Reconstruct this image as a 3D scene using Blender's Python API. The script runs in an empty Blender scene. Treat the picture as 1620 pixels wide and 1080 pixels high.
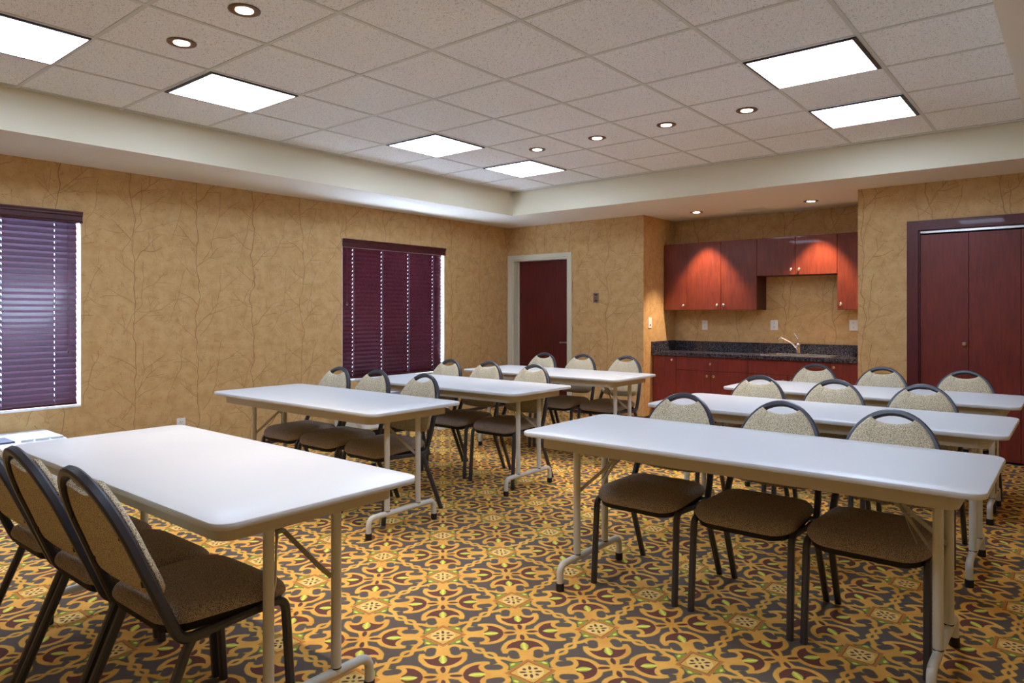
import bpy, bmesh, math, random
from mathutils import Vector, Matrix
random.seed(7)
PI = math.pi
SC = bpy.context.scene
COL = SC.collection

# ------------------------------------------------------------------ dimensions (metres)
EYE = 1.2528
HS, HC = 2.387, 2.664            # soffit, tile ceiling
WX, WY = -6.0, 7.25              # left wall, back wall
WR = 7.01                        # closet wall
RX, FY = 0.56, -0.85             # right wall, front wall
NX0, NX1, NY = -3.95, -1.60, 8.06  # kitchenette niche
TX0, TX1, TY0, TY1 = -5.19, -0.25, 0.12, 6.35   # ceiling tray
GX, GY, T = -2.098, 2.630, 0.6096

# ------------------------------------------------------------------ node expression helper
def lin(c):
    return tuple(((v/255.0)/12.92 if v/255.0 <= 0.04045 else ((v/255.0+0.055)/1.055)**2.4) for v in c) + (1.0,)

class NT:
    def __init__(s, name):
        s.m = bpy.data.materials.new(name); s.m.use_nodes = True
        s.t = s.m.node_tree; s.t.nodes.clear()
        s.out = s.t.nodes.new('ShaderNodeOutputMaterial')
        s.b = s.t.nodes.new('ShaderNodeBsdfPrincipled')
        s.t.links.new(s.b.outputs[0], s.out.inputs[0])
    def put(s, sock, v):
        if isinstance(v, X): s.t.links.new(v.k, sock)
        elif v is not None: sock.default_value = v
    def math(s, op, a, b=None, c=None, clamp=False):
        n = s.t.nodes.new('ShaderNodeMath'); n.operation = op; n.use_clamp = clamp
        for i, v in enumerate((a, b, c)):
            if v is not None: s.put(n.inputs[i], v)
        return X(s, n.outputs[0])
    def vec(s, op, a, b=None, sc=None):
        n = s.t.nodes.new('ShaderNodeVectorMath'); n.operation = op
        s.put(n.inputs[0], a)
        if b is not None: s.put(n.inputs[1], b)
        if sc is not None: s.put(n.inputs['Scale'], sc)
        return X(s, n.outputs['Value' if op in ('LENGTH', 'DOT_PRODUCT', 'DISTANCE') else 'Vector'])
    def pos(s):
        n = s.t.nodes.new('ShaderNodeNewGeometry'); return X(s, n.outputs['Position'])
    def obj(s):
        n = s.t.nodes.new('ShaderNodeTexCoord'); return X(s, n.outputs['Object'])
    def sep(s, v):
        n = s.t.nodes.new('ShaderNodeSeparateXYZ'); s.put(n.inputs[0], v)
        return [X(s, o) for o in n.outputs]
    def comb(s, x, y, z=0.0):
        n = s.t.nodes.new('ShaderNodeCombineXYZ')
        for i, v in enumerate((x, y, z)): s.put(n.inputs[i], v)
        return X(s, n.outputs[0])
    def noise(s, v, scale, detail=2.0, rough=0.5, color=False):
        n = s.t.nodes.new('ShaderNodeTexNoise'); s.put(n.inputs['Vector'], v)
        n.inputs['Scale'].default_value = scale; n.inputs['Detail'].default_value = detail
        n.inputs['Roughness'].default_value = rough
        return X(s, n.outputs['Color' if color else 'Fac'])
    def voro(s, v, scale, out='Distance', rnd=1.0):
        n = s.t.nodes.new('ShaderNodeTexVoronoi'); s.put(n.inputs['Vector'], v)
        n.inputs['Scale'].default_value = scale; n.inputs['Randomness'].default_value = rnd
        return X(s, n.outputs[out])
    def ramp(s, f, a, b):                      # smooth 0..1 between a and b
        n = s.t.nodes.new('ShaderNodeMapRange'); n.interpolation_type = 'SMOOTHSTEP'
        s.put(n.inputs['Value'], f); n.inputs['From Min'].default_value = a; n.inputs['From Max'].default_value = b
        return X(s, n.outputs[0])
    def mix(s, f, a, b):
        n = s.t.nodes.new('ShaderNodeMix'); n.data_type = 'RGBA'
        s.put(n.inputs[0], f); s.put(n.inputs[6], a); s.put(n.inputs[7], b)
        return X(s, n.outputs[2])
    def bump(s, h, strength=0.3, dist=0.002):
        n = s.t.nodes.new('ShaderNodeBump'); n.inputs['Strength'].default_value = strength
        n.inputs['Distance'].default_value = dist; s.put(n.inputs['Height'], h)
        s.t.links.new(n.outputs[0], s.b.inputs['Normal'])
    def set(s, **k):
        for a, v in k.items(): s.put(s.b.inputs[{'color': 'Base Color', 'rough': 'Roughness', 'metal': 'Metallic',
                     'spec': 'Specular IOR Level', 'coat': 'Coat Weight', 'ec': 'Emission Color', 'es': 'Emission Strength',
                     'trans': 'Transmission Weight', 'sheen': 'Sheen Weight'}[a]], v)
        return s.m
class X:
    def __init__(s, nt, k): s.n = nt; s.k = k
    def __add__(a, b): return a.n.math('ADD', a, b)
    def __radd__(a, b): return a.n.math('ADD', b, a)
    def __sub__(a, b): return a.n.math('SUBTRACT', a, b)
    def __rsub__(a, b): return a.n.math('SUBTRACT', b, a)
    def __mul__(a, b): return a.n.math('MULTIPLY', a, b)
    def __rmul__(a, b): return a.n.math('MULTIPLY', b, a)
    def __truediv__(a, b): return a.n.math('DIVIDE', a, b)
    def abs(a): return a.n.math('ABSOLUTE', a)
    def sin(a): return a.n.math('SINE', a)
    def fract(a): return a.n.math('FRACT', a)
    def min(a, b): return a.n.math('MINIMUM', a, b)
    def max(a, b): return a.n.math('MAXIMUM', a, b)

# ------------------------------------------------------------------ materials
def plain(name, rgb, rough=0.5, metal=0.0, spec=0.5, var=0.04, scale=30.0, **k):
    n = NT(name); c = lin(rgb)
    f = n.noise(n.obj(), scale, 3.0)
    d = tuple(v*(1-var) for v in c[:3]) + (1,)
    u = tuple(min(1, v*(1+var)) for v in c[:3]) + (1,)
    return n.set(color=n.mix(f, d, u), rough=rough, metal=metal, spec=spec, **k)

def carpet():
    n = NT('patterned_carpet'); P = 0.43
    p = n.pos()
    w = n.noise(p, 38.0, 1.0, color=True)
    wx, wy, _ = n.sep(w)
    x, y, _ = n.sep(p)
    u = ((x - (-1.915 - 0.5*P) + (wx - 0.5)*0.006)/P).fract() - 0.5
    v = ((y - (1.918 - 0.5*P) + (wy - 0.5)*0.006)/P).fract() - 0.5
    au, av = u.abs(), v.abs()
    a, b = au.max(av), au.min(av)
    s = (a + b)*0.70711; t = (a - b)*0.70711
    st = n.comb(s, t); ab = n.comb(a, b)
    def circ(vec, cx, cy, r): return n.vec('DISTANCE', vec, (cx, cy, 0)) - r
    def ell(px, py, cx, cy, rx, ry):               # signed-ish distance of an ellipse
        q = n.comb((px - cx)*(1.0/rx), (py - cy)*(1.0/ry))
        return (n.vec('LENGTH', q) - 1.0)*min(rx, ry)
    def seg(vec, A, B, r):
        A, B = Vector((*A, 0)), Vector((*B, 0)); BA = B - A
        pa = n.vec('SUBTRACT', vec, tuple(A))
        h = n.math('MULTIPLY', n.vec('DOT_PRODUCT', pa, tuple(BA)), 1.0/BA.dot(BA), clamp=True)
        return n.vec('DISTANCE', pa, n.vec('SCALE', tuple(BA), sc=h)) - r
    def mask(d, e=0.006): return n.ramp(d, e*0.6, -e*0.6)
    # blob beside the stem, and the ring of gold around its inner side
    bl = seg(st, (0.262, 0.100), (0.328, 0.110), 0.046)
    ring = n.math('MAXIMUM', bl - 0.042, bl*-1.0)
    open_cut = (t*0.85 + s*0.5) - 0.268            # the ring is open on the outer far side
    ring = ring.max(open_cut)
    stem = seg(st, (0.17, 0.0), (0.37, 0.0), 0.045).max(bl*-1.0)
    # crescent palmette
    c2 = circ(st, 0.385, 0.0, 0.205).max(bl*-1.0).max((0.325 - s))
    gold = ring.min(stem).min(c2)
    gold = gold.min(seg(st, (0.575, 0.040), (0.71, 0.008), 0.020))
    gold = gold.min(seg(st, (0.69, 0.0), (0.72, 0.0), 0.036))
    # twisted chain between medallions
    gold = gold.min(seg(ab, (0.238, 0.052), (0.305, 0.036), 0.021)).min(seg(ab, (0.305, 0.036), (0.365, 0.0), 0.020))
    ph = (a - 0.5)*(PI/0.135)
    rope = ((b - (ph.sin().abs())*0.034).abs() - 0.0185).max(0.36 - a)
    gold = gold.min(rope)
    # medallion
    med = a - 0.150
    # inner colours
    burg = circ(st, 0.385, 0.0, 0.161).max((bl - 0.042)*-1.0).max(0.375 - s)
    petal = ell(s, t, 0.603, 0.0, 0.052, 0.021)
    leaf = circ(n.comb(s, t), 0.435, -0.052, 0.088)
    dot = ell(a, b, 0.187, 0.0, 0.014, 0.024)
    tri = (a + b*0.9 - 0.225).max(0.15 - a)
    mp = ell(s, t, 0.064, 0.0, 0.030, 0.012).min(ell(a, b, 0.066, 0.0, 0.017, 0.015))
    mc = n.vec('LENGTH', ab) - 0.014
    # assemble
    pile = n.noise(p, 420.0, 2.0)
    big = n.noise(p, 9.0, 3.0)
    dark = n.mix(pile, lin((34, 26, 30)), lin((104, 88, 90)))
    gcol = n.mix(n.ramp(big*0.5 + pile*0.5, 0.3, 0.7), lin((220, 150, 52)), lin((248, 188, 84)))
    edge = lin((150, 140, 40))
    c = n.mix(mask(tri), dark, lin((140, 150, 40)))
    c = n.mix(mask(gold - 0.006), c, n.mix(pile, lin((112, 98, 32)), lin((160, 148, 52))))
    c = n.mix(mask(gold), c, gcol)
    c = n.mix(mask(burg), c, n.mix(pile, lin((68, 16, 24)), lin((112, 38, 42))))
    c = n.mix(mask(petal), c, lin((84, 28, 32)))
    c = n.mix(mask(leaf), c, n.mix(n.ramp(t, 0.0, 0.03), lin((236, 232, 100)), lin((186, 190, 60))))
    c = n.mix(mask(dot), c, lin((226, 226, 96)))
    c = n.mix(mask(med), c, lin((196, 122, 46)))
    c = n.mix(mask(a - 0.124), c, lin((140, 66, 22)))
    c = n.mix(mask(a - 0.116), c, lin((226, 176, 78)))
    c = n.mix(mask(n.vec('LENGTH', ab) - 0.108), c, lin((246, 206, 120)))
    c = n.mix(mask(mp), c, lin((84, 24, 28)))
    c = n.mix(mask(mc), c, lin((110, 100, 40)))
    c = n.mix(0.12, c, n.mix(pile, lin((20, 15, 15)), lin((255, 235, 190))))
    n.bump(pile, 0.5, 0.003)
    return n.set(color=c, rough=0.95, spec=0.15)

def wallpaper():
    n = NT('branch_wallpaper'); p = n.pos()
    x, y, z = n.sep(p)
    h = x + y
    base = n.comb(h, z)
    nz = n.noise(base, 3.2, 2.0, color=True)
    dx, dz, _ = n.sep(nz)
    H = h + (dx - 0.5)*0.16; Z = z + (dz - 0.5)*0.16
    lines = None; tips = None
    def layer(period, ox, oz, segs, w):
        nonlocal lines
        row = n.math('FLOOR', (Z + oz)/period)
        u = ((H + ox)/period + row*0.0).fract(); v = ((Z + oz)/period).fract()
        uv = n.comb(u, v)
        for A, B, k in segs:
            A3, B3 = Vector((*A, 0)), Vector((*B, 0)); BA = B3 - A3
            pa = n.vec('SUBTRACT', uv, tuple(A3))
            hh = n.math('MULTIPLY', n.vec('DOT_PRODUCT', pa, tuple(BA)), 1.0/BA.dot(BA), clamp=True)
            d = (n.vec('DISTANCE', pa, n.vec('SCALE', tuple(BA), sc=hh))*period)*(1.0/k) + hh*0.0006
            lines = d if lines is None else lines.min(d)
    layer(0.53, 0.10, 0.07, [((.5, -.02), (.46, .5), 1.3), ((.46, .5), (.5, 1.02), 1.3), ((.48, .28), (.80, .62), 1.0), ((.64, .45), (.93, .50), .8),
                       ((.72, .53), (.70, .74), .8), ((.47, .6), (.14, .86), 1.0), ((.30, .73), (.06, .70), .7), ((.48, .1), (.2, .32), .8),
                       ((.32, .22), (.27, .42), .6), ((.80, .62), (.95, .68), .6)], 1)
    layer(0.67, 0.37, 0.31, [((.1, .05), (.32, .45), .8), ((.32, .45), (.36, .95), .8), ((.33, .6), (.62, .85), .8), ((.5, .75), (.72, .74), .6),
                       ((.25, .32), (.58, .40), .7), ((.58, .40), (.75, .50), .6), ((.85, .9), (.7, .2), .8), ((.77, .5), (.95, .38), .6)], 1)
    tw = n.vec('LENGTH', n.comb(n.voro(n.comb(H, Z), 17.0, 'Distance'), 0.0))
    # short sprigs: edges of a stretched cell pattern, kept in patches
    nd = n.t.nodes.new('ShaderNodeTexVoronoi'); nd.feature = 'DISTANCE_TO_EDGE'
    n.put(nd.inputs['Vector'], n.comb(H*1.2, Z)); nd.inputs['Scale'].default_value = 13.0
    sp = X(n, nd.outputs['Distance'])
    patch = n.ramp(n.noise(base, 9.0, 2.0), 0.50, 0.58)
    m1 = n.ramp(lines, 0.0042, 0.0012)
    m2 = n.ramp(sp, 0.035, 0.008)*patch
    berries = n.ramp(n.voro(n.comb(H, Z), 55.0), 0.24, 0.15)*n.ramp(n.noise(base, 14.0, 1.0), 0.53, 0.62)
    thr = n.comb(h*0.6, z*90.0)
    linen = n.noise(thr, 6.0, 3.0)
    mott = n.noise(base, 11.0, 4.0, 0.6)
    c = n.mix(n.ramp(mott, 0.25, 0.78), lin((200, 162, 108)), lin((220, 185, 132)))
    c = n.mix(linen*0.30, c, lin((160, 116, 58)))
    f = m1.max(m2*0.5).max(berries)
    c = n.mix(f*0.54, c, lin((120, 72, 28)))
    return n.set(color=c, rough=0.62, spec=0.25)

def tile_mat():
    n = NT('acoustic_tile'); p = n.pos()
    sp = n.noise(p, 150.0, 2.0, 0.7)
    sp2 = n.noise(p, 60.0, 1.0)
    m = n.ramp(sp*0.8 + sp2*0.2, 0.57, 0.63)
    m3 = n.ramp(sp, 0.40, 0.34)
    c = n.mix(n.noise(p, 2.0), lin((236, 236, 236)), lin((245, 245, 245)))
    c = n.mix((m.max(m3*0.6))*0.75, c, lin((128, 124, 124)))
    n.bump(sp, 0.35, 0.003)
    return n.set(color=c, rough=0.9, spec=0.2)

def wood(name, dark, light, rough=0.35, vert=True):
    n = NT(name); p = n.obj(); x, y, z = n.sep(p)
    q = n.comb((x + y)*9.0, z*0.9 if vert else z*9.0, (x - y)*0.5)
    g = n.noise(q, 5.0, 5.0, 0.65)
    g2 = n.noise(n.comb((x + y)*60.0, z*3.0, 0.0), 4.0, 3.0)
    big = n.noise(p, 3.0, 2.0)
    f = n.ramp(g*0.6 + g2*0.2 + big*0.3, 0.30, 0.80)
    return n.set(color=n.mix(f, lin(dark), lin(light)), rough=rough, spec=0.45, coat=0.15)

def granite():
    n = NT('dark_granite'); p = n.pos()
    a = n.noise(p, 55.0, 4.0, 0.75); b = n.noise(p, 130.0, 2.0, 0.6)
    c = n.mix(n.ramp(a, 0.42, 0.62), lin((14, 14, 20)), lin((78, 76, 92)))
    c = n.mix(n.ramp(b, 0.58, 0.70)*0.8, c, lin((176, 164, 158)))
    return n.set(color=c, rough=0.12, spec=0.6)

def fabric(name, a, b):
    n = NT(name); p = n.obj()
    v = n.voro(p, 330.0); w = n.noise(p, 420.0, 2.0, 0.7)
    f = n.ramp(v*0.6 + w*0.55, 0.36, 0.66)
    n.bump(w, 0.4, 0.001)
    return n.set(color=n.mix(f, lin(a), lin(b)), rough=0.95, spec=0.12)

def emit(name, rgb, s):
    n = NT(name); e = n.t.nodes.new('ShaderNodeEmission')
    e.inputs['Color'].default_value = lin(rgb); e.inputs['Strength'].default_value = s
    n.t.links.new(e.outputs[0], n.out.inputs[0]); return n.m

def lens_mat(s):
    n = NT('light_diffuser_lens'); p = n.pos(); x, y, _ = n.sep(p)
    u = ((x - GX)/T).fract(); v = ((y - GY)/T).fract()
    l1 = ((u - 0.34).abs()).min((u - 0.67).abs())*T - 0.003
    l2 = ((v - 0.34).abs()).min((v - 0.67).abs())*T - 0.003
    m = n.ramp(l1.min(l2), 0.004, 0.0)
    e = n.t.nodes.new('ShaderNodeEmission')
    n.put(e.inputs['Color'], lin((208, 228, 255)))
    n.put(e.inputs['Strength'], (1.0 - m*0.45)*s)
    n.t.links.new(e.outputs[0], n.out.inputs[0]); return n.m

LENS_S = 10.5
M = dict(
    carpet=carpet(), paper=wallpaper(), tile=tile_mat(),
    bar=plain('ceiling_grid_paint', (206, 206, 200), 0.5),
    paint=plain('cream_paint', (226, 218, 194), 0.7, var=0.02, scale=3),
    soffit=plain('soffit_paint', (232, 228, 220), 0.75, var=0.02, scale=3),
    jamb=plain('off_white_trim', (216, 212, 190), 0.45),
    reveal=plain('white_reveal', (240, 240, 240), 0.6),
    doorwood=wood('dark_cherry_door', (66, 12, 16), (104, 26, 26), 0.4),
    cherry=wood('cherry_cabinet', (84, 30, 18), (128, 54, 28), 0.38),
    cherryb=wood('dark_cherry_base', (98, 32, 26), (134, 50, 40), 0.4),
    closet=wood('closet_cherry', (92, 30, 26), (130, 48, 38), 0.42),
    casing=wood('closet_casing_wood', (70, 18, 24), (98, 32, 36), 0.4),
    carcass=plain('cabinet_dark_side', (60, 12, 14), 0.45),
    dark=plain('near_black', (14, 10, 10), 0.8),  # near-black shared by seat pans, leg seams and closet interior
    granite=granite(),
    steel=plain('brushed_steel', (205, 205, 205), 0.22, 1.0),
    chrome=plain('chrome', (230, 230, 232), 0.08, 1.0),
    knob=plain('satin_nickel', (215, 208, 196), 0.25, 1.0),
    top=plain('white_laminate', (206, 207, 209), 0.38, var=0.015, scale=6),
    edge=plain('white_table_edge', (206, 207, 209), 0.35, var=0.01),
    apron=plain('beige_apron', (190, 182, 166), 0.5),
    leg=plain('grey_beige_enamel', (204, 202, 192), 0.3, var=0.02),
    brace=plain('grey_brace_metal', (160, 156, 144), 0.35, 0.3),
    rubber=plain('black_rubber', (24, 22, 22), 0.7),
    cframe=plain('slate_black_frame', (50, 52, 62), 0.36, 0.0, 0.6, var=0.05),
    fab=fabric('speckled_taupe_back_fabric', (70, 58, 44), (216, 202, 172)),
    seatfab=fabric('speckled_shaded_seat_fabric', (66, 58, 54), (172, 156, 142)),  # darker copy of the fabric; shade under the tables put into its colour
    slat=wood('burgundy_blind_slat', (62, 20, 34), (92, 36, 54), 0.25, False),
    valance=wood('burgundy_valance', (50, 14, 22), (84, 30, 36), 0.3, False),
    cord=plain('pale_cord', (128, 112, 140), 0.7),
    plate=plain('white_plastic', (236, 234, 226), 0.4),
    platebronze=plain('brown_plate', (128, 108, 92), 0.45, 0.3),
    ac=plain('white_heater_plastic', (226, 232, 236), 0.4),
    acdark=plain('heater_base_black', (22, 18, 18), 0.7),
    acpanel=plain('heater_control_grey', (90, 96, 120), 0.4),
    lens=lens_mat(LENS_S),
    lframe=plain('black_light_frame', (18, 16, 26), 0.4),
    bronze=plain('bronze_trim_ring', (118, 92, 72), 0.35, 0.7),
    canglow=emit('warm_lamp_glow', (255, 232, 220), 14.0),
    slot=plain('outlet_slot', (40, 38, 36), 0.6),
    base=plain('dark_cove_base', (58, 34, 26), 0.6),
    ground=plain('outside_ground', (120, 124, 116), 0.9),
)
def translucent(m, f, col):
    t = m.node_tree; out = [n for n in t.nodes if n.type == 'OUTPUT_MATERIAL'][0]; b = [n for n in t.nodes if n.type == 'BSDF_PRINCIPLED'][0]
    tb = t.nodes.new('ShaderNodeBsdfTranslucent'); tb.inputs[0].default_value = col
    mx = t.nodes.new('ShaderNodeMixShader'); mx.inputs[0].default_value = f
    t.links.new(b.outputs[0], mx.inputs[1]); t.links.new(tb.outputs[0], mx.inputs[2]); t.links.new(mx.outputs[0], out.inputs[0])
M['slatb'] = wood('backlit_purple_slat', (62, 20, 34), (92, 36, 54), 0.22, False)
translucent(M['slatb'], 0.125, (0.60, 0.56, 0.70, 1)); translucent(M['slat'], 0.015, (0.5, 0.4, 0.6, 1))  # left blind's stronger lilac translucency stands in for brighter daylight behind it
g = NT('window_glass'); g.set(color=(1, 1, 1, 1), rough=0.0, trans=1.0); M['glass'] = g.m
tr = g.t.nodes.new('ShaderNodeBsdfTransparent'); g.t.links.new(tr.outputs[0], g.out.inputs[0])

# ------------------------------------------------------------------ mesh helpers
def link(name, bm, mat, parent=None, smooth=False, mats=None):
    bmesh.ops.recalc_face_normals(bm, faces=bm.faces)
    me = bpy.data.meshes.new(name); bm.to_mesh(me); bm.free()
    for mm in (mats or [mat]): me.materials.append(M[mm] if isinstance(mm, str) else mm)
    if smooth:
        for p in me.polygons: p.use_smooth = True
        try: me.set_sharp_from_angle(angle=math.radians(40))
        except Exception: pass
    o = bpy.data.objects.new(name, me); COL.objects.link(o)
    if parent: o.parent = parent
    return o
def box(bm, x0, x1, y0, y1, z0, z1, bev=0.0, mat=0):
    vs = [bm.verts.new((x, y, z)) for z in (z0, z1) for y in (y0, y1) for x in (x0, x1)]
    fs = [bm.faces.new([vs[i] for i in f]) for f in ((0, 2, 3, 1), (4, 5, 7, 6), (0, 1, 5, 4), (2, 6, 7, 3), (0, 4, 6, 2), (1, 3, 7, 5))]
    for f in fs: f.material_index = mat
    if bev > 0:
        es = set(e for f in fs for e in f.edges)
        bmesh.ops.bevel(bm, geom=list(es), offset=bev, segments=2, affect='EDGES', profile=0.5, material=mat)
    return vs
def sweep(bm, pts, prof, closed=False, cap=True, up=Vector((0, 0, 1)), mat=0):
    pts = [Vector(p) for p in pts]; n = len(pts); rings = []
    prev = None
    for i, p in enumerate(pts):
        if closed: d = (pts[(i+1) % n] - pts[i-1]).normalized()
        elif i == 0: d = (pts[1] - p).normalized()
        elif i == n-1: d = (p - pts[i-1]).normalized()
        else: d = ((pts[i+1] - p).normalized() + (p - pts[i-1]).normalized()).normalized()
        if prev is None:
            a = up - d*up.dot(d)
            if a.length < 1e-3: a = Vector((1, 0, 0)) - d*d.x
            a.normalize()
        else:
            a = prev - d*prev.dot(d); a.normalize()
        prev = a; b = d.cross(a)
        rings.append([bm.verts.new(p + a*q[0] + b*q[1]) for q in prof])
    m = len(prof)
    for i in range(n if closed else n-1):
        r0, r1 = rings[i], rings[(i+1) % n]
        for k in range(m):
            f = bm.faces.new((r0[k], r0[(k+1) % m], r1[(k+1) % m], r1[k])); f.material_index = mat
    if cap and not closed:
        for r in (rings[0][::-1], rings[-1]):
            f = bm.faces.new(r); f.material_index = mat
def circ_prof(r, n=12): return [(r*math.cos(2*PI*k/n), r*math.sin(2*PI*k/n)) for k in range(n)]
def rect_prof(w, h, c=0.004):
    w, h = w/2, h/2
    return [(w-c, -h), (w, -h+c), (w, h-c), (w-c, h), (-w+c, h), (-w, h-c), (-w, -h+c), (-w+c, -h)]
def fillet(pts, r, n=6):
    pts = [Vector(p) for p in pts]; out = [pts[0]]
    for i in range(1, len(pts)-1):
        a, p, b = pts[i-1], pts[i], pts[i+1]
        d1, d2 = (a-p).normalized(), (b-p).normalized()
        ang = d1.angle(d2); rr = r[i-1] if isinstance(r, (list, tuple)) else r
        t = rr/math.tan(ang/2) if ang < PI-1e-3 else 0
        t = min(t, (a-p).length*0.49, (b-p).length*0.49)
        if t < 1e-5: out.append(p); continue
        s, e = p+d1*t, p+d2*t
        for k in range(n+1):
            f = k/n; out.append((s*(1-f)+p*f)*(1-f) + (p*(1-f)+e*f)*f)
    out.append(pts[-1]); return out
def tube(bm, a, b, r, n=12, mat=0): sweep(bm, [a, b], circ_prof(r, n), mat=mat)
def lathe(bm, prof, o=(0, 0, 0), axis='z', n=20, mat=0):
    rings = []
    for r, h in prof:
        ring = []
        for k in range(n):
            a = 2*PI*k/n; c, s = r*math.cos(a), r*math.sin(a)
            v = {'z': (c, s, h), 'y': (c, h, s), 'x': (h, c, s)}[axis]
            ring.append(bm.verts.new((o[0]+v[0], o[1]+v[1], o[2]+v[2])))
        rings.append(ring)
    for i in range(len(rings)-1):
        for k in range(n):
            f = bm.faces.new((rings[i][k], rings[i][(k+1) % n], rings[i+1][(k+1) % n], rings[i+1][k])); f.material_index = mat
    for r in (rings[0], rings[-1]):
        try: f = bm.faces.new(r); f.material_index = mat
        except ValueError: pass
def offset_outline(pts, d):
    n = len(pts); out = []
    for i in range(n):
        a, p, b = Vector(pts[i-1]), Vector(pts[i]), Vector(pts[(i+1) % n])
        t1 = (p-a).normalized(); t2 = (b-p).normalized()
        nn = Vector((t1.y+t2.y, -(t1.x+t2.x)));
        if nn.length < 1e-6: nn = Vector((t1.y, -t1.x))
        nn.normalize(); out.append((p.x - nn.x*d, p.y - nn.y*d))
    return out
def area(pts): return 0.5*sum(pts[i-1][0]*pts[i][1]-pts[i][0]*pts[i-1][1] for i in range(len(pts)))
def cushion(bm, outline, layers, f=lambda x, y, h: (x, y, h), domes=(0, 0)):
    """stack of inset copies of an outline; layers = (inset, height); f maps to 3-D; domed end caps"""
    if area(outline) < 0: outline = outline[::-1]
    cx = sum(p[0] for p in outline)/len(outline); cy = sum(p[1] for p in outline)/len(outline)
    rings = []
    for ins, h in layers:
        q = offset_outline(outline, ins)
        rings.append([bm.verts.new(f(x, y, h)) for x, y in q])
    def close(idx, dome):
        ins, h = layers[idx]; q = offset_outline(outline, ins); last = rings[idx]
        for sc in (0.8, 0.55, 0.3):
            rr = [bm.verts.new(f(cx+(x-cx)*sc, cy+(y-cy)*sc, h + dome*(1-sc*sc))) for x, y in q]
            for k in range(len(q)): bm.faces.new((last[k], last[(k+1) % len(q)], rr[(k+1) % len(q)], rr[k]))
            last = rr
        bm.faces.new(last)
    for i in range(len(rings)-1):
        for k in range(len(outline)):
            bm.faces.new((rings[i][k], rings[i][(k+1) % len(outline)], rings[i+1][(k+1) % len(outline)], rings[i+1][k]))
    close(0, domes[0]); close(len(rings)-1, domes[1])
def rrect(x0, x1, y0, y1, r, n=6):
    rs = r if isinstance(r, (list, tuple)) else [r]*4
    out = []
    for (cx, cy, a0, rr) in ((x1, y0, -90, rs[0]), (x1, y1, 0, rs[1]), (x0, y1, 90, rs[2]), (x0, y0, 180, rs[3])):
        sx = -1 if cx == x1 else 1; sy = 1 if cy == y0 else -1
        for k in range(n+1):
            a = math.radians(a0 + 90*k/n)
            out.append((cx+sx*rr + rr*math.cos(a), cy+sy*rr + rr*math.sin(a)))
    return out
def thing(name, label, cat, loc=(0, 0, 0), rz=0.0, group=None):
    o = bpy.data.objects.new(name, None); COL.objects.link(o); o.empty_display_size = 0.1
    o.location = loc; o.rotation_euler = (0, 0, rz); o['label'] = label; o['category'] = cat
    if group: o['group'] = group
    return o
def tag(o, label, cat, group=None):
    o['label'] = label; o['category'] = cat
    if group: o['group'] = group
    return o
def struct(o, label=None, cat=None):
    o['kind'] = 'structure'
    if label: o['label'] = label
    if cat: o['category'] = cat
    return o
def copy_tree(src, loc, rz, label, group=None):
    r = src.copy(); COL.objects.link(r); r.location = loc; r.rotation_euler = (0, 0, rz); r['label'] = label
    if group: r['group'] = group
    def rec(a, b):
        for ch in list(a.children):
            c = ch.copy(); COL.objects.link(c); c.parent = b; rec(ch, c)
    rec(src, r); return r
BM = bmesh.new

# ------------------------------------------------------------------ room shell
W1 = (0.55, 2.06, 0.525, 2.03)      # window openings on the left wall: y0, y1, z0, z1
W2 = (4.52, 6.035, 0.525, 2.03)
bm = BM(); box(bm, WX-0.3, RX+0.3, FY-0.3, NY+0.3, -0.1, 0.0)
struct(link('floor', bm, 'carpet'), 'gold burgundy and black scroll-and-medallion patterned carpet', 'floor')
bm = BM(); th = 0.15; top = HC+0.12
for y0, y1, z0, z1 in ((FY-0.15, W1[0], 0, top), (W1[0], W1[1], 0, W1[2]), (W1[0], W1[1], W1[3], top), (W1[1], W2[0], 0, top),
                       (W2[0], W2[1], 0, W2[2]), (W2[0], W2[1], W2[3], top), (W2[1], WY+0.12, 0, top)):
    box(bm, WX-th, WX, y0, y1, z0, z1)
struct(link('wall_left', bm, 'paper'), 'gold branch-patterned wallpapered wall with the two windows', 'wall')
D0, D1, DT = -5.925, -5.015, 1.955     # left door opening
bm = BM()
box(bm, WX, D0, WY, WY+0.12, 0, top); box(bm, D1, NX0, WY, WY+0.12, 0, top); box(bm, D0, D1, WY, WY+0.12, DT, top)
box(bm, NX0-0.12, NX0, WY+0.12, NY, 0, top)
box(bm, NX0-0.12, NX1+0.12, NY, NY+0.12, 0, top)
box(bm, NX1, NX1+0.12, WR+0.1, NY, 0, top)
C0, C1, CT = -1.11, 0.35, 1.972        # closet opening
box(bm, NX1, C0, WR, WR+0.10, 0, top); box(bm, C1, RX, WR, WR+0.10, 0, top); box(bm, C0, C1, WR, WR+0.10, CT, top)
struct(link('wall_back', bm, 'paper'), 'gold wallpapered back wall with door, kitchenette niche and closet', 'wall')
bm = BM(); box(bm, C0-0.05, C1+0.05, WR+0.55, WR+0.6, 0, CT+0.1); box(bm, C0-0.05, C0, WR+0.10, WR+0.55, 0, CT+0.1)
box(bm, C1, C1+0.05, WR+0.10, WR+0.55, 0, CT+0.1); box(bm, C0, C1, WR+0.10, WR+0.55, CT+0.05, CT+0.1)
struct(link('wall_closet', bm, 'dark'), 'closet interior behind the folding doors', 'wall')
bm = BM(); box(bm, RX, RX+0.12, FY-0.15, WR+0.1, 0, top)
struct(link('wall_right', bm, 'paper'))
bm = BM(); box(bm, WX, RX, FY-0.15, FY, 0, top)
struct(link('wall_front', bm, 'paper'))
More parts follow.
